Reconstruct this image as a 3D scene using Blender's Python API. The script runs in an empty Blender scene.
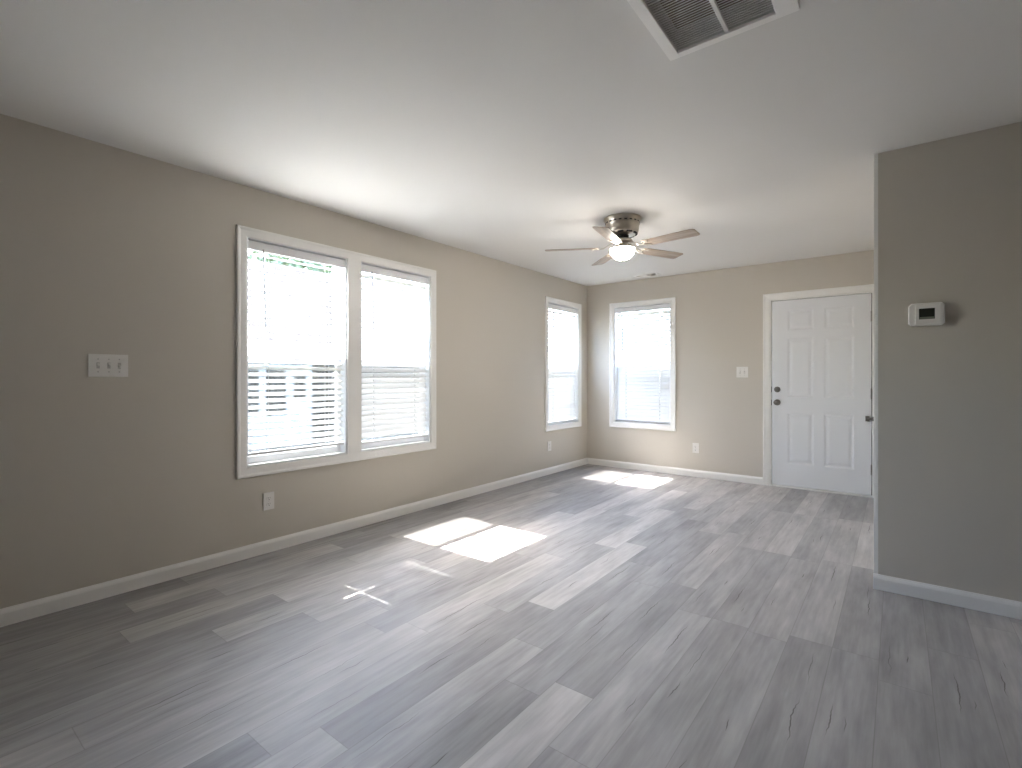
import bpy, bmesh, math, random
from mathutils import Matrix, Vector
random.seed(7)
C = bpy.context.scene.collection
SC = bpy.context.scene
PI = math.pi

# ------------------------------------------------------------------ room measures (metres, camera above the origin)
XL, YB, YP, XP = -3.371, 6.049, 3.464, -0.086      # left wall, back wall, partition face, partition end
XR, YR, H = 4.2, -4.5, 2.44                         # unseen right and rear walls, ceiling height
TW = 0.14                                           # outer wall thickness
WZ0, WZ1 = 0.592, 2.106                             # window openings
CAM_H = 1.1836

# ------------------------------------------------------------------ camera
cam = bpy.data.cameras.new('camera'); cam_o = bpy.data.objects.new('camera', cam); C.objects.link(cam_o)
cam_o.location = (0, 0, CAM_H); cam_o.rotation_euler = (PI/2, 0, 0.6605)
cam.sensor_width = 36; cam.lens = 497.58/1022*36; cam.shift_y = -0.00621
cam.clip_start = 0.05; cam.clip_end = 300
SC.camera = cam_o

# ------------------------------------------------------------------ sky, sun, portals, exposure
SUN_EL = math.atan(1.45)
world = bpy.data.worlds.new('sky'); SC.world = world; world.use_nodes = True
nt = world.node_tree; nt.nodes.clear()
sky = nt.nodes.new('ShaderNodeTexSky'); sky.sky_type = 'NISHITA'; sky.sun_disc = False
sky.sun_elevation = SUN_EL; sky.sun_rotation = math.radians(270); sky.air_density = 1.0; sky.dust_density = 2.0
hs = nt.nodes.new('ShaderNodeHueSaturation'); hs.inputs['Saturation'].default_value = 0.95
bg = nt.nodes.new('ShaderNodeBackground'); bg.inputs['Strength'].default_value = 0.95
wo = nt.nodes.new('ShaderNodeOutputWorld')
nt.links.new(sky.outputs[0], hs.inputs['Color']); nt.links.new(hs.outputs[0], bg.inputs['Color'])
nt.links.new(bg.outputs[0], wo.inputs['Surface'])
sun = bpy.data.lights.new('sun', 'SUN'); sun.energy = 12.0; sun.angle = math.radians(0.4); sun.color = (1, .96, .91)
sun_o = bpy.data.objects.new('sun', sun); C.objects.link(sun_o)
sun_o.location = (-20, 2, 25); sun_o.rotation_euler = (0, -(PI/2-SUN_EL), 0)
def portal(name, loc, rot, sx, sy):
    l = bpy.data.lights.new(name, 'AREA'); l.shape = 'RECTANGLE'; l.size = sx; l.size_y = sy
    l.cycles.is_portal = True
    o = bpy.data.objects.new(name, l); C.objects.link(o); o.location = loc; o.rotation_euler = rot
portal('sky_portal', (XL-TW-.02, 1.89, 1.35), (0, -PI/2, 0), 1.56, .80)
portal('sky_portal', (XL-TW-.02, 2.76, 1.35), (0, -PI/2, 0), 1.56, .80)
portal('sky_portal', (XL-TW-.02, 5.435, 1.35), (0, -PI/2, 0), 1.56, .80)
portal('sky_portal', (-2.585, YB+TW+.02, 1.35), (-PI/2, 0, 0), .80, 1.56)
SC.view_settings.view_transform = 'Standard'; SC.view_settings.look = 'None'
SC.view_settings.gamma = 1.0; SC.view_settings.use_curve_mapping = False
SC.view_settings.exposure = 2.95
SC.cycles.max_bounces = 16; SC.cycles.diffuse_bounces = 10; SC.cycles.transparent_max_bounces = 24
SC.cycles.caustics_reflective = False; SC.cycles.caustics_refractive = False
SC.cycles.sample_clamp_indirect = 8.0

# ------------------------------------------------------------------ materials
def lin(c):
    return tuple((x/12.92 if x <= .04045 else ((x+.055)/1.055)**2.4) for x in [v/255 for v in c])
def newmat(name):
    m = bpy.data.materials.new(name); m.use_nodes = True
    return m, m.node_tree, m.node_tree.nodes['Principled BSDF']
def N(t, kind, **kw):
    n = t.nodes.new(kind)
    for k, v in kw.items(): setattr(n, k, v)
    return n
def mat(name, rgb, rough=.5, metal=0, spec=.5, bump=0, bscale=200, vary=0, vscale=3):
    m, t, b = newmat(name)
    col = lin(rgb)
    b.inputs['Base Color'].default_value = (*col, 1); b.inputs['Roughness'].default_value = rough
    b.inputs['Metallic'].default_value = metal; b.inputs['Specular IOR Level'].default_value = spec
    tc = N(t, 'ShaderNodeTexCoord')
    if vary:
        n = N(t, 'ShaderNodeTexNoise'); n.inputs['Scale'].default_value = vscale; n.inputs['Detail'].default_value = 4
        r = N(t, 'ShaderNodeMapRange'); r.inputs['To Min'].default_value = 1-vary; r.inputs['To Max'].default_value = 1+vary
        h = N(t, 'ShaderNodeHueSaturation'); h.inputs['Color'].default_value = (*col, 1)
        t.links.new(tc.outputs['Object'], n.inputs['Vector']); t.links.new(n.outputs['Fac'], r.inputs['Value'])
        t.links.new(r.outputs[0], h.inputs['Value']); t.links.new(h.outputs[0], b.inputs['Base Color'])
    if bump:
        n = N(t, 'ShaderNodeTexNoise'); n.inputs['Scale'].default_value = bscale; n.inputs['Detail'].default_value = 3
        bp = N(t, 'ShaderNodeBump'); bp.inputs['Strength'].default_value = bump; bp.inputs['Distance'].default_value = .002
        t.links.new(tc.outputs['Object'], n.inputs['Vector']); t.links.new(n.outputs['Fac'], bp.inputs['Height'])
        t.links.new(bp.outputs[0], b.inputs['Normal'])
    return m
M = {}
M['wall'] = mat('greige_wall_paint', (199, 192, 181), .6, spec=.3, bump=.15, bscale=260, vary=.015, vscale=1.5)
M['ceiling'] = mat('white_ceiling_paint', (226, 224, 221), .8, spec=.2, bump=.2, bscale=180)
M['trim'] = mat('white_semigloss_trim', (236, 234, 230), .35, vary=.01)
M['vinyl'] = mat('white_window_vinyl', (238, 239, 240), .35, vary=.01)
M['door'] = mat('white_door_paint', (228, 229, 231), .4, bump=.05, bscale=300)
M['plastic'] = mat('white_switch_plastic', (228, 225, 220), .3, vary=.01)
M['slot'] = mat('dark_slot_plastic', (60, 56, 52), .5, vary=.05)
M['gasket'] = mat('dark_weatherstrip', (46, 45, 44), .8, vary=.05)
M['nickel'] = mat('brushed_nickel', (196, 188, 176), .28, 1, vary=.05, vscale=25)
M['hinge'] = mat('dull_nickel_hardware', (120, 116, 112), .35, 1, vary=.06, vscale=30)
M['screen'] = mat('grey_lcd_screen', (52, 54, 48), .15, vary=.05)
M['lcd_strip'] = mat('greenish_lcd_edge', (120, 124, 112), .2, vary=.05)
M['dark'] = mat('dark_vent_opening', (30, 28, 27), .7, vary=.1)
M['duct'] = mat('grey_duct_liner', (132, 118, 104), .8, vary=.15, vscale=12)
M['vent'] = mat('white_enamel_vent', (243, 241, 238), .3, vary=.01)
M['wand'] = mat('smoky_wand_plastic', (150, 150, 152), .2, vary=.03)
M['cord'] = mat('white_ladder_cord', (215, 215, 213), .8, vary=.03)
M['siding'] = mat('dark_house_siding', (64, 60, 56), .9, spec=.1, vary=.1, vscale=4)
M['out_white'] = mat('white_exterior_paint', (225, 226, 228), .6, vary=.04)
M['out_pane'] = mat('dark_house_pane', (40, 44, 48), .12, vary=.1)
M['bark'] = mat('grey_brown_bark', (88, 74, 60), .9, bump=.6, bscale=18, vary=.2)
M['ground'] = mat('dry_lawn_ground', (126, 126, 112), .95, vary=.25, vscale=2)
def leaf_mat():
    m, t, b = newmat('green_tree_leaf')
    tc = N(t, 'ShaderNodeTexCoord'); n = N(t, 'ShaderNodeTexNoise'); n.inputs['Scale'].default_value = 1.2
    r = N(t, 'ShaderNodeValToRGB'); r.color_ramp.elements[0].color = (*lin((46, 60, 42)), 1); r.color_ramp.elements[1].color = (*lin((84, 98, 70)), 1)
    t.links.new(tc.outputs['Object'], n.inputs['Vector']); t.links.new(n.outputs['Fac'], r.inputs[0]); t.links.new(r.outputs[0], b.inputs['Base Color'])
    b.inputs['Roughness'].default_value = .6
    return m
M['leaf'] = leaf_mat()
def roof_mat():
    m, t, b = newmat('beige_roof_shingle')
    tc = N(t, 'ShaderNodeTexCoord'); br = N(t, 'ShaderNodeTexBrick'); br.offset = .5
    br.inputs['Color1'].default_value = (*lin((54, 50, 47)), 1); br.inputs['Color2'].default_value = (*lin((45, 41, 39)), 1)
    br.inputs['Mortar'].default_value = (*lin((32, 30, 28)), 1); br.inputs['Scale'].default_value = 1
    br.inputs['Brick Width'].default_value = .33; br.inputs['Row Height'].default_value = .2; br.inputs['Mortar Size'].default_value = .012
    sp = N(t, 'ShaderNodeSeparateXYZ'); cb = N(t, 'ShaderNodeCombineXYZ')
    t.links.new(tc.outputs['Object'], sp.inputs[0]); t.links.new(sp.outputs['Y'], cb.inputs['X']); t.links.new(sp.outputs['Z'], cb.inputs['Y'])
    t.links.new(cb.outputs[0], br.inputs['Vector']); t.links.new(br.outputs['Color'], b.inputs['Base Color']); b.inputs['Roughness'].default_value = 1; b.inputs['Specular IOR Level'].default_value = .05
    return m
M['shingle'] = roof_mat()
def glass_mat():
    m, t, b = newmat('clear_window_glass'); t.nodes.remove(b)
    tr = N(t, 'ShaderNodeBsdfTransparent'); tr.inputs[0].default_value = (.93, .95, .95, 1)
    gl = N(t, 'ShaderNodeBsdfGlossy'); gl.inputs['Roughness'].default_value = .02
    lw = N(t, 'ShaderNodeLayerWeight'); lw.inputs[0].default_value = .5
    pw = N(t, 'ShaderNodeMath', operation='POWER'); pw.inputs[1].default_value = 5
    fr = N(t, 'ShaderNodeMapRange'); fr.inputs['To Min'].default_value = .025; fr.inputs['To Max'].default_value = .7
    t.links.new(lw.outputs['Facing'], pw.inputs[0]); t.links.new(pw.outputs[0], fr.inputs['Value'])
    mx = N(t, 'ShaderNodeMixShader'); o = t.nodes['Material Output']
    t.links.new(fr.outputs[0], mx.inputs[0]); t.links.new(tr.outputs[0], mx.inputs[1]); t.links.new(gl.outputs[0], mx.inputs[2]); t.links.new(mx.outputs[0], o.inputs[0])
    return m
M['glass'] = glass_mat()
def screen_mat():
    m, t, b = newmat('grey_insect_mesh'); b.inputs['Base Color'].default_value = (.12, .12, .12, 1); b.inputs['Roughness'].default_value = .7
    tr = N(t, 'ShaderNodeBsdfTransparent'); mx = N(t, 'ShaderNodeMixShader'); o = t.nodes['Material Output']
    mx.inputs[0].default_value = .6
    t.links.new(tr.outputs[0], mx.inputs[1]); t.links.new(b.outputs[0], mx.inputs[2]); t.links.new(mx.outputs[0], o.inputs[0])
    return m
M['mesh'] = screen_mat()
def slat_mat():
    m, t, b = newmat('white_translucent_slat'); b.inputs['Base Color'].default_value = (*lin((240, 240, 240)), 1); b.inputs['Roughness'].default_value = .4
    tl = N(t, 'ShaderNodeBsdfTranslucent'); tl.inputs[0].default_value = (*lin((240, 238, 234)), 1)
    n = N(t, 'ShaderNodeTexNoise'); n.inputs['Scale'].default_value = 4
    r = N(t, 'ShaderNodeMapRange'); r.inputs['To Min'].default_value = .10; r.inputs['To Max'].default_value = .14
    mx = N(t, 'ShaderNodeMixShader'); o = t.nodes['Material Output']
    t.links.new(n.outputs['Fac'], r.inputs['Value']); t.links.new(r.outputs[0], mx.inputs[0])
    t.links.new(b.outputs[0], mx.inputs[1]); t.links.new(tl.outputs[0], mx.inputs[2]); t.links.new(mx.outputs[0], o.inputs[0])
    return m
M['slat'] = slat_mat()
def bowl_mat():
    m, t, b = newmat('lit_frosted_glass'); b.inputs['Base Color'].default_value = (.9, .87, .8, 1); b.inputs['Roughness'].default_value = .35
    lw = N(t, 'ShaderNodeLayerWeight'); lw.inputs[0].default_value = .35
    r = N(t, 'ShaderNodeValToRGB'); r.color_ramp.elements[0].color = (1, .965, .91, 1); r.color_ramp.elements[1].color = (1, .91, .78, 1)
    t.links.new(lw.outputs['Facing'], r.inputs[0]); t.links.new(r.outputs[0], b.inputs['Emission Color'])
    b.inputs['Emission Strength'].default_value = 19
    return m
M['bowl'] = bowl_mat()
def blade_mat():
    m, t, b = newmat('driftwood_blade_veneer'); b.inputs['Roughness'].default_value = .45
    tc = N(t, 'ShaderNodeTexCoord'); mp = N(t, 'ShaderNodeMapping'); mp.inputs['Scale'].default_value = (2.5, 45, 10)
    n = N(t, 'ShaderNodeTexNoise'); n.inputs['Scale'].default_value = 1; n.inputs['Detail'].default_value = 5
    r = N(t, 'ShaderNodeValToRGB'); r.color_ramp.elements[0].color = (*lin((128, 112, 98)), 1); r.color_ramp.elements[1].color = (*lin((176, 160, 144)), 1)
    r.color_ramp.elements[0].position = .3; r.color_ramp.elements[1].position = .7
    t.links.new(tc.outputs['Object'], mp.inputs[0]); t.links.new(mp.outputs[0], n.inputs['Vector']); t.links.new(n.outputs['Fac'], r.inputs[0]); t.links.new(r.outputs[0], b.inputs['Base Color'])
    return m
M['blade'] = blade_mat()

def floor_mat():
    m, t, b = newmat('grey_oak_vinyl_plank')
    L = t.links.new
    def math_(op, a, bb=None, c=None):
        n = N(t, 'ShaderNodeMath', operation=op)
        for i, v in enumerate((a, bb, c)):
            if v is None: continue
            if isinstance(v, (int, float)): n.inputs[i].default_value = v
            else: L(v, n.inputs[i])
        return n.outputs[0]
    tc = N(t, 'ShaderNodeTexCoord'); sp = N(t, 'ShaderNodeSeparateXYZ'); L(tc.outputs['Object'], sp.inputs[0])
    PW, PL = .165, 1.2
    xs = math_('DIVIDE', math_('ADD', sp.outputs['X'], .556), PW)
    row = math_('FLOOR', xs); fx = math_('SUBTRACT', xs, row)
    wn = N(t, 'ShaderNodeTexWhiteNoise', noise_dimensions='1D'); L(math_('ADD', row, .37), wn.inputs['W'])
    # the row [-.556,-.391] has a joint at y=2.515: shift so that row 0 lands there
    wn0 = N(t, 'ShaderNodeTexWhiteNoise', noise_dimensions='1D'); wn0.inputs['W'].default_value = .37
    off = math_('SUBTRACT', wn.outputs['Value'], wn0.outputs['Value'])
    ys = math_('ADD', math_('DIVIDE', math_('SUBTRACT', sp.outputs['Y'], 2.515), PL), off)
    idx = math_('FLOOR', ys); fy = math_('SUBTRACT', ys, idx)
    cid = N(t, 'ShaderNodeCombineXYZ'); L(row, cid.inputs[0]); L(idx, cid.inputs[1])
    wn2 = N(t, 'ShaderNodeTexWhiteNoise', noise_dimensions='3D'); L(cid.outputs[0], wn2.inputs['Vector'])
    rnd = N(t, 'ShaderNodeSeparateColor'); L(wn2.outputs['Color'], rnd.inputs[0])
    # plank tone
    rp = N(t, 'ShaderNodeValToRGB'); e = rp.color_ramp.elements
    e[0].color = (*lin((143, 140, 139)), 1); e[1].color = (*lin((181, 177, 174)), 1); e[1].position = 1
    k = e.new(.35); k.color = (*lin((155, 152, 151)), 1)
    k = e.new(.7); k.color = (*lin((165, 161, 159)), 1)
    L(rnd.outputs[0], rp.inputs[0])
    # grain, offset per plank
    def grain(sx, sy, detail, seed, rough=.55):
        cb = N(t, 'ShaderNodeCombineXYZ')
        L(math_('MULTIPLY', sp.outputs['X'], sx), cb.inputs[0])
        L(math_('ADD', math_('MULTIPLY', sp.outputs['Y'], sy), math_('MULTIPLY', rnd.outputs[1], 31)), cb.inputs[1])
        L(math_('ADD', math_('MULTIPLY', rnd.outputs[2], 57), seed), cb.inputs[2])
        n = N(t, 'ShaderNodeTexNoise'); n.inputs['Scale'].default_value = 1; n.inputs['Detail'].default_value = detail; n.inputs['Roughness'].default_value = rough
        L(cb.outputs[0], n.inputs['Vector']); return n.outputs['Fac']
    g1 = grain(55, 3.0, 6, 0); g2 = grain(9, 1.6, 3, 9); g4 = grain(24, 4.5, 3, 33)
    v = math_('ADD', math_('MULTIPLY', math_('SUBTRACT', g1, .5), .6), math_('ADD', math_('MULTIPLY', math_('SUBTRACT', g2, .5), .85), math_('MULTIPLY', math_('SUBTRACT', g4, .5), .5)))
    val = math_('ADD', v, 1.0)
    hs = N(t, 'ShaderNodeHueSaturation'); L(rp.outputs[0], hs.inputs['Color']); L(val, hs.inputs['Value'])
    # dark splits along the grain, one or two per plank
    cid2 = N(t, 'ShaderNodeCombineXYZ'); L(math_('ADD', row, 71), cid2.inputs[0]); L(math_('ADD', idx, 13), cid2.inputs[1])
    wn3 = N(t, 'ShaderNodeTexWhiteNoise', noise_dimensions='3D'); L(cid2.outputs[0], wn3.inputs['Vector'])
    rn3 = N(t, 'ShaderNodeSeparateColor'); L(wn3.outputs['Color'], rn3.inputs[0])
    px, py = math_('MULTIPLY', fx, PW), math_('MULTIPLY', fy, PL)
    def split(rx, ry, rl, seed, wmax):
        wob = grain(4, 9, 3, seed)
        dist = math_('ABSOLUTE', math_('SUBTRACT', math_('ADD', px, math_('MULTIPLY', math_('SUBTRACT', wob, .5), .035)), math_('ADD', .03, math_('MULTIPLY', rx, .105))))
        hl = math_('ADD', .03, math_('MULTIPLY', rl, .15))
        q = math_('DIVIDE', math_('SUBTRACT', py, math_('ADD', .18, math_('MULTIPLY', ry, .84))), hl)
        w = math_('MULTIPLY', math_('SUBTRACT', 1, math_('MULTIPLY', q, q)), wmax)
        m_ = N(t, 'ShaderNodeMapRange'); m_.inputs['From Min'].default_value = -.0006; m_.inputs['From Max'].default_value = .0014
        L(math_('SUBTRACT', w, dist), m_.inputs['Value']); return m_.outputs[0]
    cr = math_('MAXIMUM', split(rn3.outputs[0], rnd.outputs[2], rnd.outputs[1], 40, .0021), split(rnd.outputs[1], rn3.outputs[1], rn3.outputs[2], 63, .0014))
    mx = N(t, 'ShaderNodeMix', data_type='RGBA'); L(math_('MULTIPLY', cr, .85), mx.inputs[0]); L(hs.outputs[0], mx.inputs[6]); mx.inputs[7].default_value = (*lin((66, 58, 52)), 1)
    # joints
    ex = math_('MULTIPLY', math_('MINIMUM', fx, math_('SUBTRACT', 1, fx)), PW)
    ey = math_('MULTIPLY', math_('MINIMUM', fy, math_('SUBTRACT', 1, fy)), PL)
    ed = math_('MINIMUM', ex, ey)
    jm = N(t, 'ShaderNodeMapRange'); jm.inputs['From Min'].default_value = .0005; jm.inputs['From Max'].default_value = .0022
    jm.inputs['To Min'].default_value = .32; jm.inputs['To Max'].default_value = 0; L(ed, jm.inputs['Value'])
    mj = N(t, 'ShaderNodeMix', data_type='RGBA'); L(jm.outputs[0], mj.inputs[0]); L(mx.outputs[2], mj.inputs[6]); mj.inputs[7].default_value = (*lin((84, 76, 70)), 1)
    L(mj.outputs[2], b.inputs['Base Color'])
    ro = N(t, 'ShaderNodeMapRange'); ro.inputs['To Min'].default_value = .42; ro.inputs['To Max'].default_value = .58; L(g1, ro.inputs['Value']); L(ro.outputs[0], b.inputs['Roughness'])
    b.inputs['Specular IOR Level'].default_value = .4
    bp = N(t, 'ShaderNodeBump'); bp.inputs['Strength'].default_value = .25; bp.inputs['Distance'].default_value = .001
    hh = math_('SUBTRACT', g1, math_('ADD', math_('MULTIPLY', jm.outputs[0], 1.5), cr)); L(hh, bp.inputs['Height']); L(bp.outputs[0], b.inputs['Normal'])
    return m
M['floor'] = floor_mat()

# ------------------------------------------------------------------ mesh helpers
def box(bm, x0, x1, y0, y1, z0, z1, bev=0, rot=None, piv=None, seg=2):
    r = bmesh.ops.create_cube(bm, size=1)
    vs = r['verts']
    bmesh.ops.scale(bm, vec=(x1-x0, y1-y0, z1-z0), verts=vs)
    bmesh.ops.translate(bm, vec=((x0+x1)/2, (y0+y1)/2, (z0+z1)/2), verts=vs)
    if bev:
        es = list({e for v in vs for e in v.link_edges})
        rr = bmesh.ops.bevel(bm, geom=es, offset=bev, segments=seg, profile=.6, affect='EDGES')
        vs = list({v for f in rr['faces'] for v in f.verts} | {v for v in vs if v.is_valid})
    if rot is not None:
        bmesh.ops.rotate(bm, cent=piv or (0, 0, 0), matrix=rot, verts=vs)
    return vs
def tube(bm, p, q, r0, r1=None, n=12):
    r1 = r0 if r1 is None else r1
    p, q = Vector(p), Vector(q); d = q-p
    m = Matrix.Translation((p+q)/2) @ d.to_track_quat('Z', 'Y').to_matrix().to_4x4()
    return bmesh.ops.create_cone(bm, cap_ends=True, segments=n, radius1=r0, radius2=r1, depth=d.length, matrix=m)['verts']
def lathe(bm, prof, n=40, mtx=None, a0=0):
    rings = []
    for r, z in prof:
        if r < 1e-6: rings.append([bm.verts.new((0, 0, z))])
        else: rings.append([bm.verts.new((r*math.cos(2*PI*i/n+a0), r*math.sin(2*PI*i/n+a0), z)) for i in range(n)])
    for a, b in zip(rings, rings[1:]):
        for i in range(n):
            j = (i+1) % n
            if len(a) == 1 and len(b) == 1: continue
            if len(a) == 1: bm.faces.new((a[0], b[i], b[j]))
            elif len(b) == 1: bm.faces.new((a[i], a[j], b[0]))
            else: bm.faces.new((a[i], a[j], b[j], b[i]))
    vs = [v for r in rings for v in r]
    if mtx is not None: bmesh.ops.transform(bm, matrix=mtx, verts=vs)
    return vs
def obj(name, bm, m, parent=None, smooth=False, sharp=35):
    bmesh.ops.recalc_face_normals(bm, faces=bm.faces)
    me = bpy.data.meshes.new(name); bm.to_mesh(me); bm.free()
    me.materials.append(m)
    if smooth:
        me.polygons.foreach_set('use_smooth', [True]*len(me.polygons))
        try: me.set_sharp_from_angle(angle=math.radians(sharp))
        except Exception: pass
    o = bpy.data.objects.new(name, me); C.objects.link(o)
    if parent is not None: o.parent = parent
    return o
def bmn(): return bmesh.new()
def empty(name, loc=(0, 0, 0), rz=0):
    o = bpy.data.objects.new(name, None); C.objects.link(o); o.empty_display_size = .1
    o.location = loc; o.rotation_euler = (0, 0, rz); return o
def tag(o, label, cat, group=None):
    o['label'] = label; o['category'] = cat
    if group: o['group'] = group
    return o
def struct(o, label=None):
    o['kind'] = 'structure'
    if label: o['label'] = label
    return o
def copy_tree(o, parent=None):
    c = o.copy(); C.objects.link(c)
    if parent is not None: c.parent = parent
    for ch in list(o.children): copy_tree(ch, c)
    return c
# wall frames: local x = out of the wall into the room, local y = along the wall, z up
def on_left(name, y=0, z=0): return empty(name, (XL, y, z), 0)
def on_back(name, x=0, z=0): return empty(name, (x, YB, z), -PI/2)
def on_part(name, x=0, z=0): return empty(name, (x, YP, z), -PI/2)

def wall_panel(name, n0, n1, us, zs, holes, m, to, label):
    """solid panel between n0 and n1 with rectangular holes (u0,u1,z0,z1); to(n,u,z) -> world"""
    us = sorted(set(us) | {h for q in holes for h in q[:2]}); zs = sorted(set(zs) | {h for q in holes for h in q[2:]})
    bm = bmn(); cache = {}
    def V(n, u, z):
        k = (round(n, 5), round(u, 5), round(z, 5))
        if k not in cache: cache[k] = bm.verts.new(to(*k))
        return cache[k]
    def solid(i, j):
        if i < 0 or j < 0 or i >= len(us)-1 or j >= len(zs)-1: return False
        cu, cz = (us[i]+us[i+1])/2, (zs[j]+zs[j+1])/2
        return not any(q[0] < cu < q[1] and q[2] < cz < q[3] for q in holes)
    for i in range(len(us)-1):
        for j in range(len(zs)-1):
            if not solid(i, j): continue
            a, b, c, d = us[i], us[i+1], zs[j], zs[j+1]
            bm.faces.new((V(n0, a, c), V(n0, b, c), V(n0, b, d), V(n0, a, d)))
            bm.faces.new((V(n1, a, c), V(n1, a, d), V(n1, b, d), V(n1, b, c)))
            for (di, dj, p, q) in ((-1, 0, (a, c), (a, d)), (1, 0, (b, c), (b, d)), (0, -1, (a, c), (b, c)), (0, 1, (a, d), (b, d))):
                if not solid(i+di, j+dj):
                    bm.faces.new((V(n0, *p), V(n0, *q), V(n1, *q), V(n1, *p)))
    return struct(obj(name, bm, m), label)

TWIN = [(1.510, 2.268), (2.388, 3.136)]
THIRD = (5.072, 5.800)
BACKW = (-2.966, -2.206)
LEFT_HOLES = [(1.510, 3.136, WZ0, WZ1), (THIRD[0], THIRD[1], WZ0, WZ1)]
DX0, DX1, DZ1 = -1.106, -.183, 2.040

# ------------------------------------------------------------------ shell
bm = bmn(); box(bm, XL-TW, XR+.1, YR-.1, YB+TW, -.12, 0); struct(obj('floor', bm, M['floor']), 'grey oak plank floor')
VENT = (-.668, -.326, 1.335, 1.897)
REG = (-2.548, -2.312, 5.785, 5.895)
wall_panel('ceiling', 0, .08, [XL-TW, XR+.1], [YR-.1, YB+TW], [(VENT[0], VENT[1], VENT[2], VENT[3]), (REG[0], REG[1], REG[2], REG[3])], M['ceiling'], lambda n, u, z: (u, z, H+n), 'flat white ceiling')
wall_panel('wall_left', 0, -TW, [YR-.1, YB+TW], [0, H], LEFT_HOLES, M['wall'], lambda n, u, z: (XL+n, u, z), 'greige wall with the windows')
wall_panel('wall_back', 0, -TW, [XL, XR+.1], [0, H], [(BACKW[0], BACKW[1], WZ0, WZ1), (DX0, DX1, 0, DZ1)], M['wall'], lambda n, u, z: (u, YB-n, z), 'greige wall with the front door')
bm = bmn(); box(bm, XP, XR+.1, YP, YB, 0, H); struct(obj('wall_partition', bm, M['wall']), 'greige wall with the thermostat')
bm = bmn(); box(bm, XR, XR+.1, YR-.1, YP, 0, H); struct(obj('wall_right', bm, M['wall']), 'greige wall behind the camera at right')
bm = bmn(); box(bm, XL, XR, YR-.1, YR, 0, H); struct(obj('wall_rear', bm, M['wall']), 'greige wall behind the camera')

BBH = .083
BPROF = [(0, 0), (.013, 0), (.013, BBH-.022), (.010, BBH-.012), (.006, BBH-.004), (.005, BBH), (0, BBH)]
def baseboard(name, p, q, nrm, label):
    p, q, nrm = Vector(p), Vector(q), Vector(nrm); bm = bmn(); R = []
    for e in (p, q): R.append([bm.verts.new((e.x+nrm.x*a, e.y+nrm.y*a, z)) for a, z in BPROF])
    k = len(BPROF)
    for i in range(k): bm.faces.new((R[0][i], R[0][(i+1) % k], R[1][(i+1) % k], R[1][i]))
    bm.faces.new(R[0]); bm.faces.new(R[1][::-1])
    return struct(obj(name, bm, M['trim']), label)
baseboard('baseboard_left', (XL, YR), (XL, YB), (1, 0), 'white baseboard under the windows')
baseboard('baseboard_back', (XL, YB), (-1.176, YB), (0, -1), 'white baseboard left of the door')
baseboard('baseboard_partition', (XP-.022, YP), (XR, YP), (0, -1), 'white baseboard under the thermostat')
bm = bmn(); box(bm, XP-.020, XP, YP+.0005, YP+.07, 0, H, .002); struct(obj('trim_1', bm, M['trim']), 'narrow white vertical board on the wall corner')

# ------------------------------------------------------------------ casings and windows
CAS = [(0, 0), (0, .010), (.006, .012), (.040, .014), (.050, .018), (.060, .018), (.064, .014), (.064, 0)]
def picture_casing(bm, u0, u1, z0, z1, legs=False, prof=CAS, w=1.0):
    """mitred moulding round a rectangle; legs=True: two legs and a head only"""
    cs = [(u0, z0, -1, -1), (u0, z1, -1, 1), (u1, z1, 1, 1), (u1, z0, 1, -1)]
    R = []
    for (u, z, su, sz) in cs:
        if legs and sz < 0: sz = 0
        R.append([bm.verts.new((t, u+su*o*w, z+sz*o*w)) for o, t in prof])
    k = len(prof)
    for a in range(3 if legs else 4):
        A, B = R[a], R[(a+1) % 4]
        for i in range(k): bm.faces.new((A[i], A[(i+1) % k], B[(i+1) % k], B[i]))
    if legs: bm.faces.new(R[0]); bm.faces.new(R[3][::-1])
def ring(bm, u0, u1, z0, z1, n0, n1, su, zb, zt, bev=.003):
    """rectangular frame as four bars between n0 and n1"""
    box(bm, n0, n1, u0, u0+su, z0, z1, bev); box(bm, n0, n1, u1-su, u1, z0, z1, bev)
    box(bm, n0, n1, u0+su-.001, u1-su+.001, z0, z0+zb, bev); box(bm, n0, n1, u0+su-.001, u1-su+.001, z1-zt, z1, bev)
ZM = 1.335                                           # meeting rail
def sashes(root, u0, u1):
    bm = bmn(); t = .012                             # jamb lining of the opening
    box(bm, -TW, -.001, u0, u0+t, WZ0, WZ1); box(bm, -TW, -.001, u1-t, u1, WZ0, WZ1)
    box(bm, -TW, -.001, u0+t, u1-t, WZ0, WZ0+t); box(bm, -TW, -.001, u0+t, u1-t, WZ1-.003, WZ1)
    obj('jamb', bm, M['vinyl'], root)
    a, b, c, d = u0+t, u1-t, WZ0+t, WZ1-.003
    bm = bmn(); ring(bm, a, b, ZM-.01, d, -.128, -.100, .034, .055, .034); up = obj('upper_sash', bm, M['vinyl'], root)
    bm = bmn(); box(bm, -.116, -.112, a+.03, b-.03, ZM+.04, d-.03); obj('glass_pane', bm, M['glass'], up)
    bm = bmn(); ring(bm, a, b, c, ZM+.02, -.098, -.070, .034, .05, .062); lo = obj('lower_sash', bm, M['vinyl'], root)
    bm = bmn(); box(bm, -.086, -.082, a+.03, b-.03, c+.045, ZM-.037); obj('glass_pane', bm, M['glass'], lo)
    bm = bmn(); u = (a+b)/2; box(bm, -.072, -.058, u-.03, u+.03, ZM+.018, ZM+.03, .003); obj('sash_lock', bm, M['vinyl'], lo)
    bm = bmn(); box(bm, -.1362, -.1358, a, b, c, ZM); obj('insect_screen', bm, M['mesh'], root)

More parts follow.
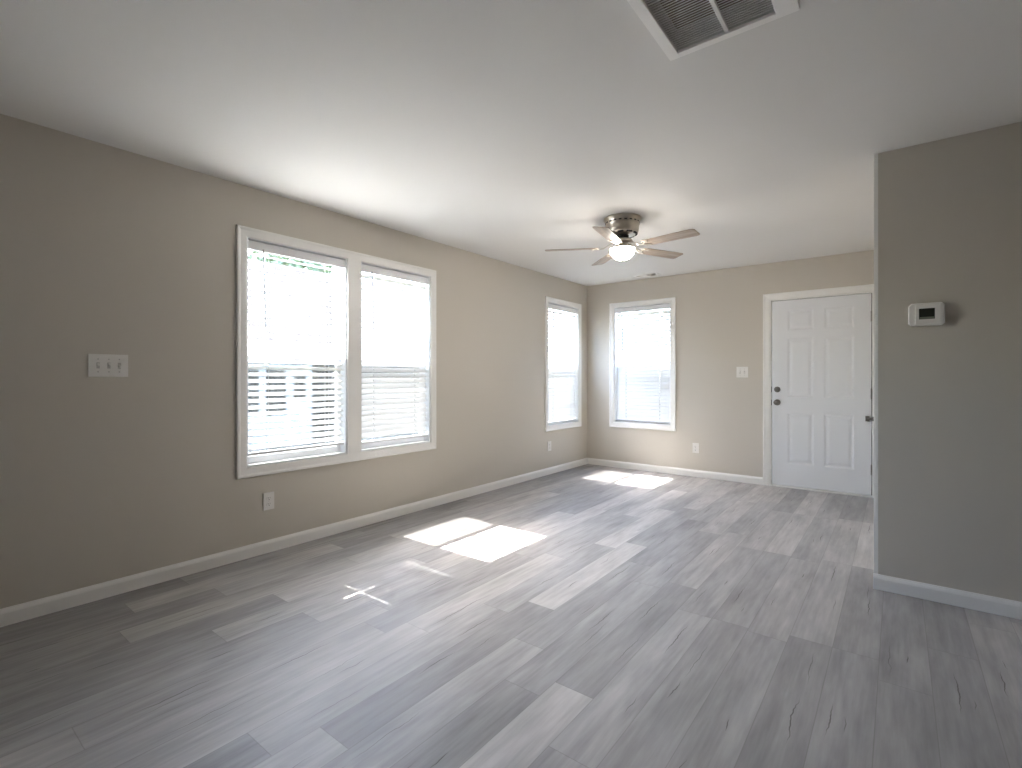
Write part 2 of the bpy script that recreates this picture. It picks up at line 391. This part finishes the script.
w1 = struct(on_left('window_1'), 'twin double-hung window with white casing on the left wall')
bm = bmn(); picture_casing(bm, 1.510, 3.136, WZ0, WZ1)
box(bm, 0, .012, TWIN[0][1], TWIN[1][0], WZ0-.005, WZ1+.005, .002); obj('casing', bm, M['trim'], w1)
bm = bmn(); box(bm, -TW, 0, TWIN[0][1]-.001, TWIN[1][0]+.001, WZ0, WZ1); obj('mullion', bm, M['trim'], w1)
for u0, u1 in TWIN: sashes(w1, u0, u1)
w2 = struct(on_left('window_2'), 'single window with white casing beside the room corner')
bm = bmn(); picture_casing(bm, *THIRD, WZ0, WZ1); obj('casing', bm, M['trim'], w2); sashes(w2, *THIRD)
w3 = struct(on_back('window_3'), 'single window with white casing on the back wall')
bm = bmn(); picture_casing(bm, *BACKW, WZ0, WZ1); obj('casing', bm, M['trim'], w3); sashes(w3, *BACKW)

# ------------------------------------------------------------------ blinds
def blind(root, width, tilt, zbot, skew=None):
    """hangs in the opening; local y from 0 to width, local z absolute heights from the floor"""
    nc, sw, th, pitch = -.036, .050, .0028, .0445
    ztop = WZ1-.016
    bm = bmn(); box(bm, nc-.024, nc-.006, 0, width, ztop-.050, WZ1-.0035, .002); box(bm, nc-.008, nc+.026, 0, width, ztop-.050, ztop-.002, .002)
    box(bm, nc+.024, nc+.031, -.001, width+.001, ztop-.056, ztop, .002); obj('head_rail', bm, M['slat_solid'], root)
    lad = (.135, width-.135)
    bm = bmn(); z = ztop-.085; k = 0
    while z > zbot+.034:
        a = (tilt(k) if callable(tilt) else tilt) + random.uniform(-.012, .012)
        rot = Matrix.Rotation(a, 3, 'Y')
        cuts = [0.003] + [x for l in lad for x in (l-.0034, l+.0034)] + [width-.003]
        for i in range(len(cuts)-1):
            if i % 2 == 0: box(bm, nc-sw/2, nc+sw/2, cuts[i], cuts[i+1], z-th/2, z+th/2, 0, rot, (nc, 0, z))
            else:                                     # the rout hole the lift cord runs through
                box(bm, nc-sw/2, nc-.010, cuts[i], cuts[i+1], z-th/2, z+th/2, 0, rot, (nc, 0, z))
                box(bm, nc+.010, nc+sw/2, cuts[i], cuts[i+1], z-th/2, z+th/2, 0, rot, (nc, 0, z))
        if (skew or {}).get(k):                       # one slat is bent up at its left end
            for vtx in bm.verts:
                if abs(vtx.co.z-z) < .0135: vtx.co.z += skew[k]*max(0, 1-vtx.co.y/.27)
        z -= pitch; k += 1
    obj('slats', bm, M['slat'], root)
    bm = bmn(); box(bm, nc-.026, nc+.026, .002, width-.002, zbot, zbot+.018, .004); obj('bottom_rail', bm, M['slat_solid'], root)
    for l in lad:
        bm = bmn(); h = sw/2*math.cos(tilt(9) if callable(tilt) else tilt)+.002
        for s in (-h, h): tube(bm, (nc+s, l, zbot+.018), (nc+s, l, ztop-.05), .0012, n=6)
        obj('ladder_cord', bm, M['cord'], root)
    bm = bmn(); u = .095
    tube(bm, (nc+.033, u, ztop-.045), (nc+.040, u, ztop-.070), .003, n=8); tube(bm, (nc+.040, u, ztop-.068), (nc+.044, u+.012, 1.52), .0045, n=8)
    tube(bm, (nc+.044, u+.012, 1.525), (nc+.0442, u+.0125, 1.505), .006, n=8); obj('tilt_wand', bm, M['wand'], root)
M['slat_solid'] = mat('white_blind_rail', (232, 232, 234), .4, vary=.01)
G = 'white slatted window blinds'
J = .017
b1 = on_left('window_blind', TWIN[0][0]+J); tag(b1, 'white slatted blind with flat open slats in the left half of the twin window', 'blind', G)
blind(b1, TWIN[0][1]-TWIN[0][0]-2*J, math.radians(25), .665, {10: .017})
b2 = on_left('window_blind', TWIN[1][0]+J); tag(b2, 'white slatted blind with steeply tilted slats in the right half of the twin window', 'blind', G)
blind(b2, TWIN[1][1]-TWIN[1][0]-2*J, lambda k: math.radians(54.5 if k < 14 else 52), .650)
b3 = on_left('window_blind', THIRD[0]+J); tag(b3, 'white slatted blind in the single window on the left wall beside the corner', 'blind', G)
blind(b3, THIRD[1]-THIRD[0]-2*J, lambda k: math.radians(54.5 if k < 14 else 53), .618)
b4 = on_back('window_blind', BACKW[0]+J); tag(b4, 'white slatted blind, nearly closed, in the window on the back wall', 'blind', G)
blind(b4, BACKW[1]-BACKW[0]-2*J, math.radians(64), .622)

# ------------------------------------------------------------------ front door
d = struct(on_back('door_1'), 'white six-panel front door')
bm = bmn(); picture_casing(bm, DX0+.002, DX1-.002, 0, DZ1-.006, legs=True, w=1.06); obj('casing', bm, M['trim'], d)
bm = bmn()
box(bm, -TW, .001, DX0, DX0+.014, 0, DZ1); box(bm, -TW, .001, DX1-.014, DX1, 0, DZ1); box(bm, -TW, .001, DX0+.014, DX1-.014, DZ1-.014, DZ1)
obj('jamb', bm, M['trim'], d)
bm = bmn()
box(bm, -.075, -.055, DX0+.014, DX0+.030, 0, DZ1-.014); box(bm, -.075, -.055, DX1-.030, DX1-.014, 0, DZ1-.014); box(bm, -.075, -.055, DX0+.014, DX1-.014, DZ1-.030, DZ1-.014); box(bm, -.075, -.052, DX0+.014, DX1-.014, .012, .034)
obj('weatherstrip', bm, M['gasket'], d)
bm = bmn(); box(bm, -TW, .004, DX0+.002, DX1-.002, 0, .014, .003); obj('threshold', bm, M['trim'], d, smooth=False)
SX0, SX1, SZ0, SZ1, SF = DX0+.0225, DX1-.0225, .020, DZ1-.0235, -.006
def door_slab():
    bm = bmn(); cols = [(-.935, -.695), (-.600, -.345)]; rows = [(.262, .805), (.975, 1.605), (1.690, 1.905)]
    us = sorted({SX0, SX1} | {x for c in cols for x in c}); zs = sorted({SZ0, SZ1} | {x for r in rows for x in r})
    cache = {}
    def V(n, u, z):
        k = (round(n, 5), round(u, 5), round(z, 5))
        if k not in cache: cache[k] = bm.verts.new(k)
        return cache[k]
    for i in range(len(us)-1):
        for j in range(len(zs)-1):
            a, b_, c, e = us[i], us[i+1], zs[j], zs[j+1]
            if (a, b_) in cols and (c, e) in rows:
                steps = [(0, 0), (.006, -.003), (.016, -.0055), (.024, -.0055), (.044, -.002), (.050, -.0014)]
                prev = None
                for o, n in steps:
                    q = [V(SF+n, a+o, c+o), V(SF+n, b_-o, c+o), V(SF+n, b_-o, e-o), V(SF+n, a+o, e-o)]
                    if prev:
                        for s in range(4): bm.faces.new((prev[s], prev[(s+1) % 4], q[(s+1) % 4], q[s]))
                    prev = q
                bm.faces.new(prev)
            else: bm.faces.new((V(SF, a, c), V(SF, b_, c), V(SF, b_, e), V(SF, a, e)))
    B = SF-.044                                       # edges and outer face
    q = [(SX0, SZ0), (SX1, SZ0), (SX1, SZ1), (SX0, SZ1)]
    bv = [bm.verts.new((B, *p)) for p in q]; bm.faces.new(bv)
    def edge_pts(s):
        if s == 0: return [(u, SZ0) for u in us]
        if s == 1: return [(SX1, z) for z in zs]
        if s == 2: return [(u, SZ1) for u in reversed(us)]
        return [(SX0, z) for z in reversed(zs)]
    for s in range(4): bm.faces.new([V(SF, *p) for p in edge_pts(s)] + [bv[(s+1) % 4], bv[s]])
    return bm
slab = obj('door_slab', door_slab(), M['door'], d)
AX = Matrix.Rotation(PI/2, 4, 'Y')                   # lathe axis -> out of the wall
def knob_at(u, z, prof, name, m):
    bm = bmn(); lathe(bm, prof, 28, Matrix.Translation((SF, u, z)) @ AX); return obj(name, bm, m, slab, smooth=True)
knob_at(-1.034, .915, [(0, 0), (.033, 0), (.033, .004), (.027, .009), (.013, .012), (.012, .028), (.020, .033), (.028, .044), (.028, .054), (.020, .063), (.008, .066), (0, .066)], 'door_knob', M['hinge'])
knob_at(-1.034, 1.055, [(0, 0), (.031, 0), (.031, .006), (.027, .012), (.014, .014), (0, .014)], 'deadbolt', M['hinge'])
bm = bmn(); box(bm, SF+.012, SF+.030, -1.038, -1.030, 1.040, 1.070, .002); obj('thumb_turn', bm, M['hinge'], slab)
for z in (.912, 1.055):
    bm = bmn(); box(bm, -.030, .0022, DX0+.0125, DX0+.0150, z-.03, z+.03); obj('strike_plate', bm, M['hinge'], d)
for z in (.275, 1.023, 1.790):
    bm = bmn()
    tube(bm, (.003, SX1+.003, z-.05), (.003, SX1+.003, z+.05), .0065, n=12)
    for q in (-.053, .050): tube(bm, (.003, SX1+.003, z+q), (.003, SX1+.003, z+q+.003), .005, n=10)
    box(bm, -.03, -.004, SX1+.001, SX1+.004, z-.05, z+.05)
    obj('hinge', bm, M['hinge'], d)
bm = bmn(); box(bm, 0, .016, SX1+.010, SX1+.066, .757, .800, .002); box(bm, .014, .028, SX1-.020, SX1+.040, .766, .791, .003)
obj('guard_plate', bm, M['hinge'], d)
bm = bmn(); box(bm, SF, SF+.022, SX1-.046, SX1-.012, .752, .804, .003); obj('guard_catch', bm, M['hinge'], slab)

# ------------------------------------------------------------------ switches, outlets, thermostat
def plate(bm, w, h, t=.006):
    box(bm, 0, t, -w/2, w/2, -h/2, h/2, .0025)
def switch_plate(root, gangs, ups):
    bm = bmn(); w = .045*gangs+.027 + (.010 if gangs == 3 else .006 if gangs == 2 else 0); plate(bm, w, .122); obj('cover_plate', bm, M['plastic'], root)
    for i in range(gangs):
        u = (i-(gangs-1)/2)*.046
        bm = bmn(); box(bm, .004, .0066, u-.007, u+.007, -.016, .016, 0); f = obj('toggle_slot', bm, M['slot_light'], root)
        up = ups[i]; R = Matrix.Rotation(math.radians(-28*up), 3, 'Y')
        bm = bmn(); box(bm, .004, .020, u-.0045, u+.0045, -.006, .006, .0015, R, (.004, u, 0)); obj('toggle', bm, M['plastic'], root)
        for z in (-.034, .034):
            bm = bmn(); lathe(bm, [(0, .0062), (.0035, .0062), (.0025, .0075), (0, .0076)], 12, Matrix.Translation((0, u, z)) @ AX); obj('screw', bm, M['slot_light'], root)
M['slot_light'] = mat('grey_shadowed_plastic', (188, 184, 178), .4, vary=.03)
s1 = on_left('light_switch', .790, 1.249); tag(s1, 'white triple toggle switch plate on the wall left of the twin window', 'light switch'); switch_plate(s1, 3, (1, 1, -1))
s2 = on_back('light_switch', -1.386, 1.246); tag(s2, 'white double switch plate on the wall left of the front door', 'light switch'); switch_plate(s2, 2, (1, -1))
def outlet(root):
    bm = bmn(); plate(bm, .074, .118); obj('cover_plate', bm, M['plastic'], root)
    for z in (-.0195, .0195):
        bm = bmn(); prof = []
        vs = tube(bm, (.004, 0, z), (.0085, 0, z), .0172, n=28)
        for v in vs: v.co.z = z+max(-.0142, min(.0142, v.co.z-z))
        f = obj('receptacle', bm, M['plastic'], root)
        bm = bmn()
        box(bm, .008, .0089, -.0075, -.0055, z-.001, z+.008); box(bm, .008, .0089, .0055, .0075, z-.001, z+.007); tube(bm, (.008, 0, z-.008), (.0089, 0, z-.008), .0028, n=12)
        obj('slots', bm, M['slot'], f)
    bm = bmn(); lathe(bm, [(0, .0062), (.003, .0062), (.002, .0075), (0, .0076)], 12, AX); obj('screw', bm, M['slot_light'], root)
GO = 'white wall outlets'
for o, lab in ((on_left('wall_outlet', 1.657, .347), 'white wall outlet low under the twin window'),
               (on_left('wall_outlet', 5.104, .345), 'white wall outlet under the left-wall window beside the corner'),
               (on_back('wall_outlet', -1.905, .343), 'white wall outlet low on the back wall between window and door')):
    tag(o, lab, 'outlet', GO); outlet(o)
th = on_part('thermostat', .121, 1.520); tag(th, 'white digital thermostat with dark screen on the right-hand wall', 'thermostat')
bm = bmn()
for n0, n1, w, h, ch in ((0, .006, .146, .112, .012), (.006, .026, .150, .122, .014)):
    pts = [(-w/2+ch, -h/2), (w/2-ch, -h/2), (w/2, -h/2+ch), (w/2, h/2-ch), (w/2-ch, h/2), (-w/2+ch, h/2), (-w/2, h/2-ch), (-w/2, -h/2+ch)]
    A = [bm.verts.new((n0, *p)) for p in pts]; B = [bm.verts.new((n1-.003, *p)) for p in pts]; D_ = [bm.verts.new((n1, p[0]*.965, p[1]*.955)) for p in pts]
    bm.faces.new(A); bm.faces.new(D_)
    for P, Q in ((A, B), (B, D_)):
        for i in range(8): bm.faces.new((P[i], P[(i+1) % 8], Q[(i+1) % 8], Q[i]))
body = obj('housing', bm, M['plastic'], th)
bm = bmn(); box(bm, .024, .030, -.046, .060, -.050, .050, .003); fp = obj('front_panel', bm, M['plastic'], th)
bm = bmn(); box(bm, .027, .0305, -.031, .034, -.026, .031, 0); obj('screen', bm, M['screen'], fp)
bm = bmn(); box(bm, .0285, .0308, -.029, .032, -.026, -.014, 0); obj('screen_edge', bm, M['lcd_strip'], fp)

# ------------------------------------------------------------------ ceiling vents
v = empty('ceiling_vent', (-.4815, 1.62, H)); tag(v, 'large white return air grille with fine dark louvers on the ceiling', 'vent')
hw, hl = .2225, .305
bm = bmn()
box(bm, -hw, -hw+.040, -hl, hl, -.016, -.004, .003); box(bm, hw-.070, hw, -hl, hl, -.016, -.004, .003)
box(bm, -hw+.039, hw-.069, hl-.030, hl, -.016, -.004, .003); box(bm, -hw+.039, hw-.069, -hl, -hl+.030, -.016, -.004, .003)
e = .007
box(bm, -hw+e, -hw+.030, -hl+e, hl-e, -.006, 0); box(bm, hw-.060, hw-e, -hl+e, hl-e, -.006, 0); box(bm, -hw+e, hw-e, hl-.024, hl-e, -.006, 0); box(bm, -hw+e, hw-e, -hl+e, -hl+.024, -.006, 0)
obj('frame', bm, M['vent'], v)
bm = bmn(); box(bm, -.012, .002, -hl+.029, hl-.029, -.0095, .004, .002); obj('center_bar', bm, M['vent'], v)
bm = bmn(); y = -hl+.034
while y < hl-.032:
    box(bm, -hw+.038, hw-.068, y-.0065, y+.0065, -.0010, .0010, 0, Matrix.Rotation(math.radians(27), 3, 'X'), (0, y, -.002)); y += .0125
obj('louvers', bm, M['vent'], v)
bm = bmn()
x0, x1, y0, y1, t = VENT[0]+.4815, VENT[1]+.4815, VENT[2]-1.62, VENT[3]-1.62, .01
box(bm, x0-t, x0, y0-t, y1+t, .012, .34); box(bm, x1, x1+t, y0-t, y1+t, .012, .34); box(bm, x0, x1, y0-t, y0, .012, .34); box(bm, x0, x1, y1, y1+t, .012, .34)
box(bm, x0-t, x1+t, y0-t, y1+t, .34, .35)
obj('duct_box', bm, M['duct'], v)
r = empty('ceiling_vent', (-2.43, 5.84, H)); tag(r, 'small white supply air register on the ceiling near the back wall', 'vent')
bm = bmn()
box(bm, -.150, -.118, -.078, .078, -.005, 0, .002); box(bm, .118, .150, -.078, .078, -.005, 0, .002)
box(bm, -.119, .119, .055, .078, -.005, 0, .002); box(bm, -.119, .119, -.078, -.055, -.005, 0, .002); box(bm, -.004, .004, -.056, .056, -.005, .006, 0)
obj('frame', bm, M['vent'], r)
for s in (-1, 1):
    bm = bmn(); x = .014
    while x < .116:
        box(bm, s*x-.008, s*x+.008, -.055, .055, -.0006, .0006, 0, Matrix.Rotation(math.radians(36*s), 3, 'Y'), (s*x, 0, .005)); x += .013
    obj('vanes', bm, M['vent'], r)
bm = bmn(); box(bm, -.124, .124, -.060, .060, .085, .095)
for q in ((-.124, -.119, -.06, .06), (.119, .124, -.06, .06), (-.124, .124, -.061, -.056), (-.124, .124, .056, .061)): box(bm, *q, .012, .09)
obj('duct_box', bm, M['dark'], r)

# ------------------------------------------------------------------ ceiling fan
FX, FY = -1.72, 3.65
fan = empty('ceiling_fan', (FX, FY, H)); tag(fan, 'brushed nickel ceiling fan with five driftwood blades and a lit glass bowl', 'ceiling fan')
bm = bmn(); lathe(bm, [(0, 0), (.146, 0), (.147, -.010), (.140, -.022), (.133, -.030), (.131, -.046), (.134, -.050), (.131, -.056), (.129, -.075), (.127, -.100), (.121, -.116), (.104, -.128), (.06, -.133), (0, -.134)], 48)
mh = obj('motor_housing', bm, M['nickel'], fan, smooth=True)
for cnt, q in ((20, (.132, .1335, -.011, .011, -.0435, -.0335)), (10, (.100, .1145, -.022, .022, -.1295, -.1185))):
    bm = bmn(); box(bm, *q); sl = obj('vent_slot', bm, M['dark'], mh)
    for i in range(1, cnt): copy_tree(sl, mh).rotation_euler = (0, 0, 2*PI*i/cnt)
bm = bmn(); lathe(bm, [(0, -.132), (.050, -.132), (.048, -.150), (.045, -.168), (0, -.168)], 32); obj('motor_shaft', bm, M['gasket'], fan, smooth=True)
bm = bmn(); lathe(bm, [(0, -.166), (.070, -.166), (.078, -.172), (.078, -.186), (.066, -.194), (.052, -.198), (.050, -.212), (.060, -.220), (.088, -.226), (.098, -.232), (.099, -.240), (.094, -.243), (0, -.243)], 40)
obj('light_fitter', bm, M['nickel'], fan, smooth=True)
bm = bmn(); prof = [(.0955, -.240)] + [(.0965*math.cos(t), -.242-.085*math.sin(t)) for t in [i*PI/2/12 for i in range(13)]]
prof[-1] = (0, prof[-1][1]); lathe(bm, prof, 40); obj('glass_bowl', bm, M['bowl'], fan, smooth=True, sharp=80)
bm = bmn(); lathe(bm, [(0, -.326), (.007, -.326), (.009, -.331), (.005, -.338), (0, -.340)], 16); obj('finial', bm, M['nickel'], fan, smooth=True)
def blade_bm():
    """outline along +x, rounded shoulders, thickness 5 mm"""
    bm = bmn(); x0, x1 = .190, .610
    top = [(x0, .042), (x0+.02, .050), (x0+.20, .056), (x1-.030, .060), (x1-.010, .056), (x1, .043)]
    pts = top + [(x, -y) for x, y in reversed(top)]
    A = [bm.verts.new((x, y, .0025)) for x, y in pts]; B = [bm.verts.new((x, y, -.0025)) for x, y in pts]
    bm.faces.new(A); bm.faces.new(B[::-1]); k = len(pts)
    for i in range(k): bm.faces.new((A[i], A[(i+1) % k], B[(i+1) % k], B[i]))
    return bm
def iron_bm():
    bm = bmn()
    pts = [(.060, 0, .036), (.095, 0, .030), (.125, 0, .010), (.150, 0, -.004), (.185, 0, -.0065)]
    for p, q in zip(pts, pts[1:]):
        mid = [(a+b)/2 for a, b in zip(p, q)]; L_ = math.dist(p, q); an = math.atan2(q[2]-p[2], q[0]-p[0])
        box(bm, mid[0]-L_/2-.003, mid[0]+L_/2+.003, -.013, .013, mid[2]-.003, mid[2]+.003, .0015, Matrix.Rotation(-an, 3, 'Y'), mid)
    for s in (-1, 1):
        box(bm, .165, .245, -.007, .007, -.0085, -.0035, .0015, Matrix.Rotation(s*.42, 3, 'Z'), (.165, 0, 0))
        tube(bm, (.235, s*.032, -.010), (.235, s*.032, -.003), .006, n=10)
    tube(bm, (.19, 0, -.0105), (.19, 0, -.003), .006, n=10)
    return bm
bl0 = obj('blade', blade_bm(), M['blade'], fan); ir0 = obj('blade_arm', iron_bm(), M['nickel'], bl0)
PITCH = math.radians(-9.5)
for i in range(5):
    bl = bl0 if i == 0 else copy_tree(bl0, fan)
    bl.location = (0, 0, -.228); bl.rotation_euler = Matrix.Rotation(math.radians(-7+72*i), 3, 'Z').to_4x4().__matmul__(Matrix.Rotation(PITCH, 4, 'X')).to_euler()

# ------------------------------------------------------------------ outdoors
bm = bmn(); box(bm, -70, 40, -40, 60, -.8, -.6); struct(obj('ground', bm, M['ground']), 'lawn outside the windows')
nh = empty('neighbor_house', (-12.4, 7, -.6)); tag(nh, 'pale shingle-roofed house with white framed windows, outside the twin window', 'house')
Y0, Y1 = -4.6, 9
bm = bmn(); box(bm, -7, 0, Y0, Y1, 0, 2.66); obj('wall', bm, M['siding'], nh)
bm = bmn()
rz0, rz1 = 2.62, 5.45
P = [(.45, rz0), (-3.4, rz1), (-7.4, rz0), (-7.4, rz0-.12), (.45, rz0-.12)]
A = [bm.verts.new((x, Y0-.4, z)) for x, z in P]; B = [bm.verts.new((x, Y1+.4, z)) for x, z in P]
bm.faces.new(A); bm.faces.new(B[::-1])
for i in range(5): bm.faces.new((A[i], A[(i+1) % 5], B[(i+1) % 5], B[i]))
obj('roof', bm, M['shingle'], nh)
bm = bmn(); box(bm, .45, .48, Y0-.4, Y1+.4, rz0-.16, rz0+.02); obj('fascia', bm, M['out_white'], nh)
def house_window(y0, y1, z0, z1):
    bm = bmn(); t = .07
    box(bm, 0, .05, y0-t, y1+t, z0-t, z0); box(bm, 0, .05, y0-t, y1+t, z1, z1+t); box(bm, 0, .05, y0-t, y0, z0, z1); box(bm, 0, .05, y1, y1+t, z0, z1)
    f = obj('window_frame', bm, M['out_white'], nh)
    bm = bmn(); box(bm, .0, .035, y0, y1, z0, z1); obj('pane', bm, M['out_pane'], f)
bm = bmn(); box(bm, 0, .03, -4.3, .25, .02, 2.12); obj('porch_panel', bm, M['out_white'], nh)
for a in ((-2.9, -2.2, .87, 1.97), (-1.75, -1.16, .87, 1.97), (-.99, -.48, .83, 1.97), (-.28, .06, 1.22, 1.83), (2.2, 3.6, .9, 2.0), (5.4, 6.8, .9, 2.0)): house_window(*a)
def tree(loc, h, r, label, seed):
    rnd = random.Random(seed); t = empty('tree', loc); tag(t, label, 'tree', 'trees beyond the neighbouring house')
    bm = bmn(); tube(bm, (0, 0, 0), (.1, 0, h*.45), .2, .13, 10)
    for i in range(5):
        a = i*1.26+rnd.random(); tube(bm, (.1, 0, h*.4), (r*.55*math.cos(a), r*.55*math.sin(a), h*(.62+.1*rnd.random())), .09, .03, 8)
    obj('trunk', bm, M['bark'], t)
    bm = bmn(); blobs = [(Vector((rnd.uniform(-.6, .6)*r, rnd.uniform(-.6, .6)*r, h*rnd.uniform(.5, .88))), r*rnd.uniform(.35, .55)) for _ in range(12)]
    for c, br in blobs:
        for _ in range(260):
            dd = Vector((rnd.gauss(0, 1), rnd.gauss(0, 1), rnd.gauss(0, 1))).normalized()*br*rnd.uniform(.6, 1)
            p = c+dd; u = Vector((rnd.gauss(0, 1), rnd.gauss(0, 1), rnd.gauss(0, 1))).normalized(); w = u.orthogonal().normalized(); s = rnd.uniform(.10, .2)
            bm.faces.new([bm.verts.new(p+u*s), bm.verts.new(p+w*s*.5), bm.verts.new(p-u*s), bm.verts.new(p-w*s*.5)])
    obj('foliage', bm, M['leaf'], t)
tree((-23, 12.2, -.6), 9.0, 2.8, 'leafy tree showing above the roof at the top of the left blind', 3)
tree((-27, 22, -.6), 8.5, 3.0, 'leafy tree above the roof, farther back beyond the right half of the twin window', 5)
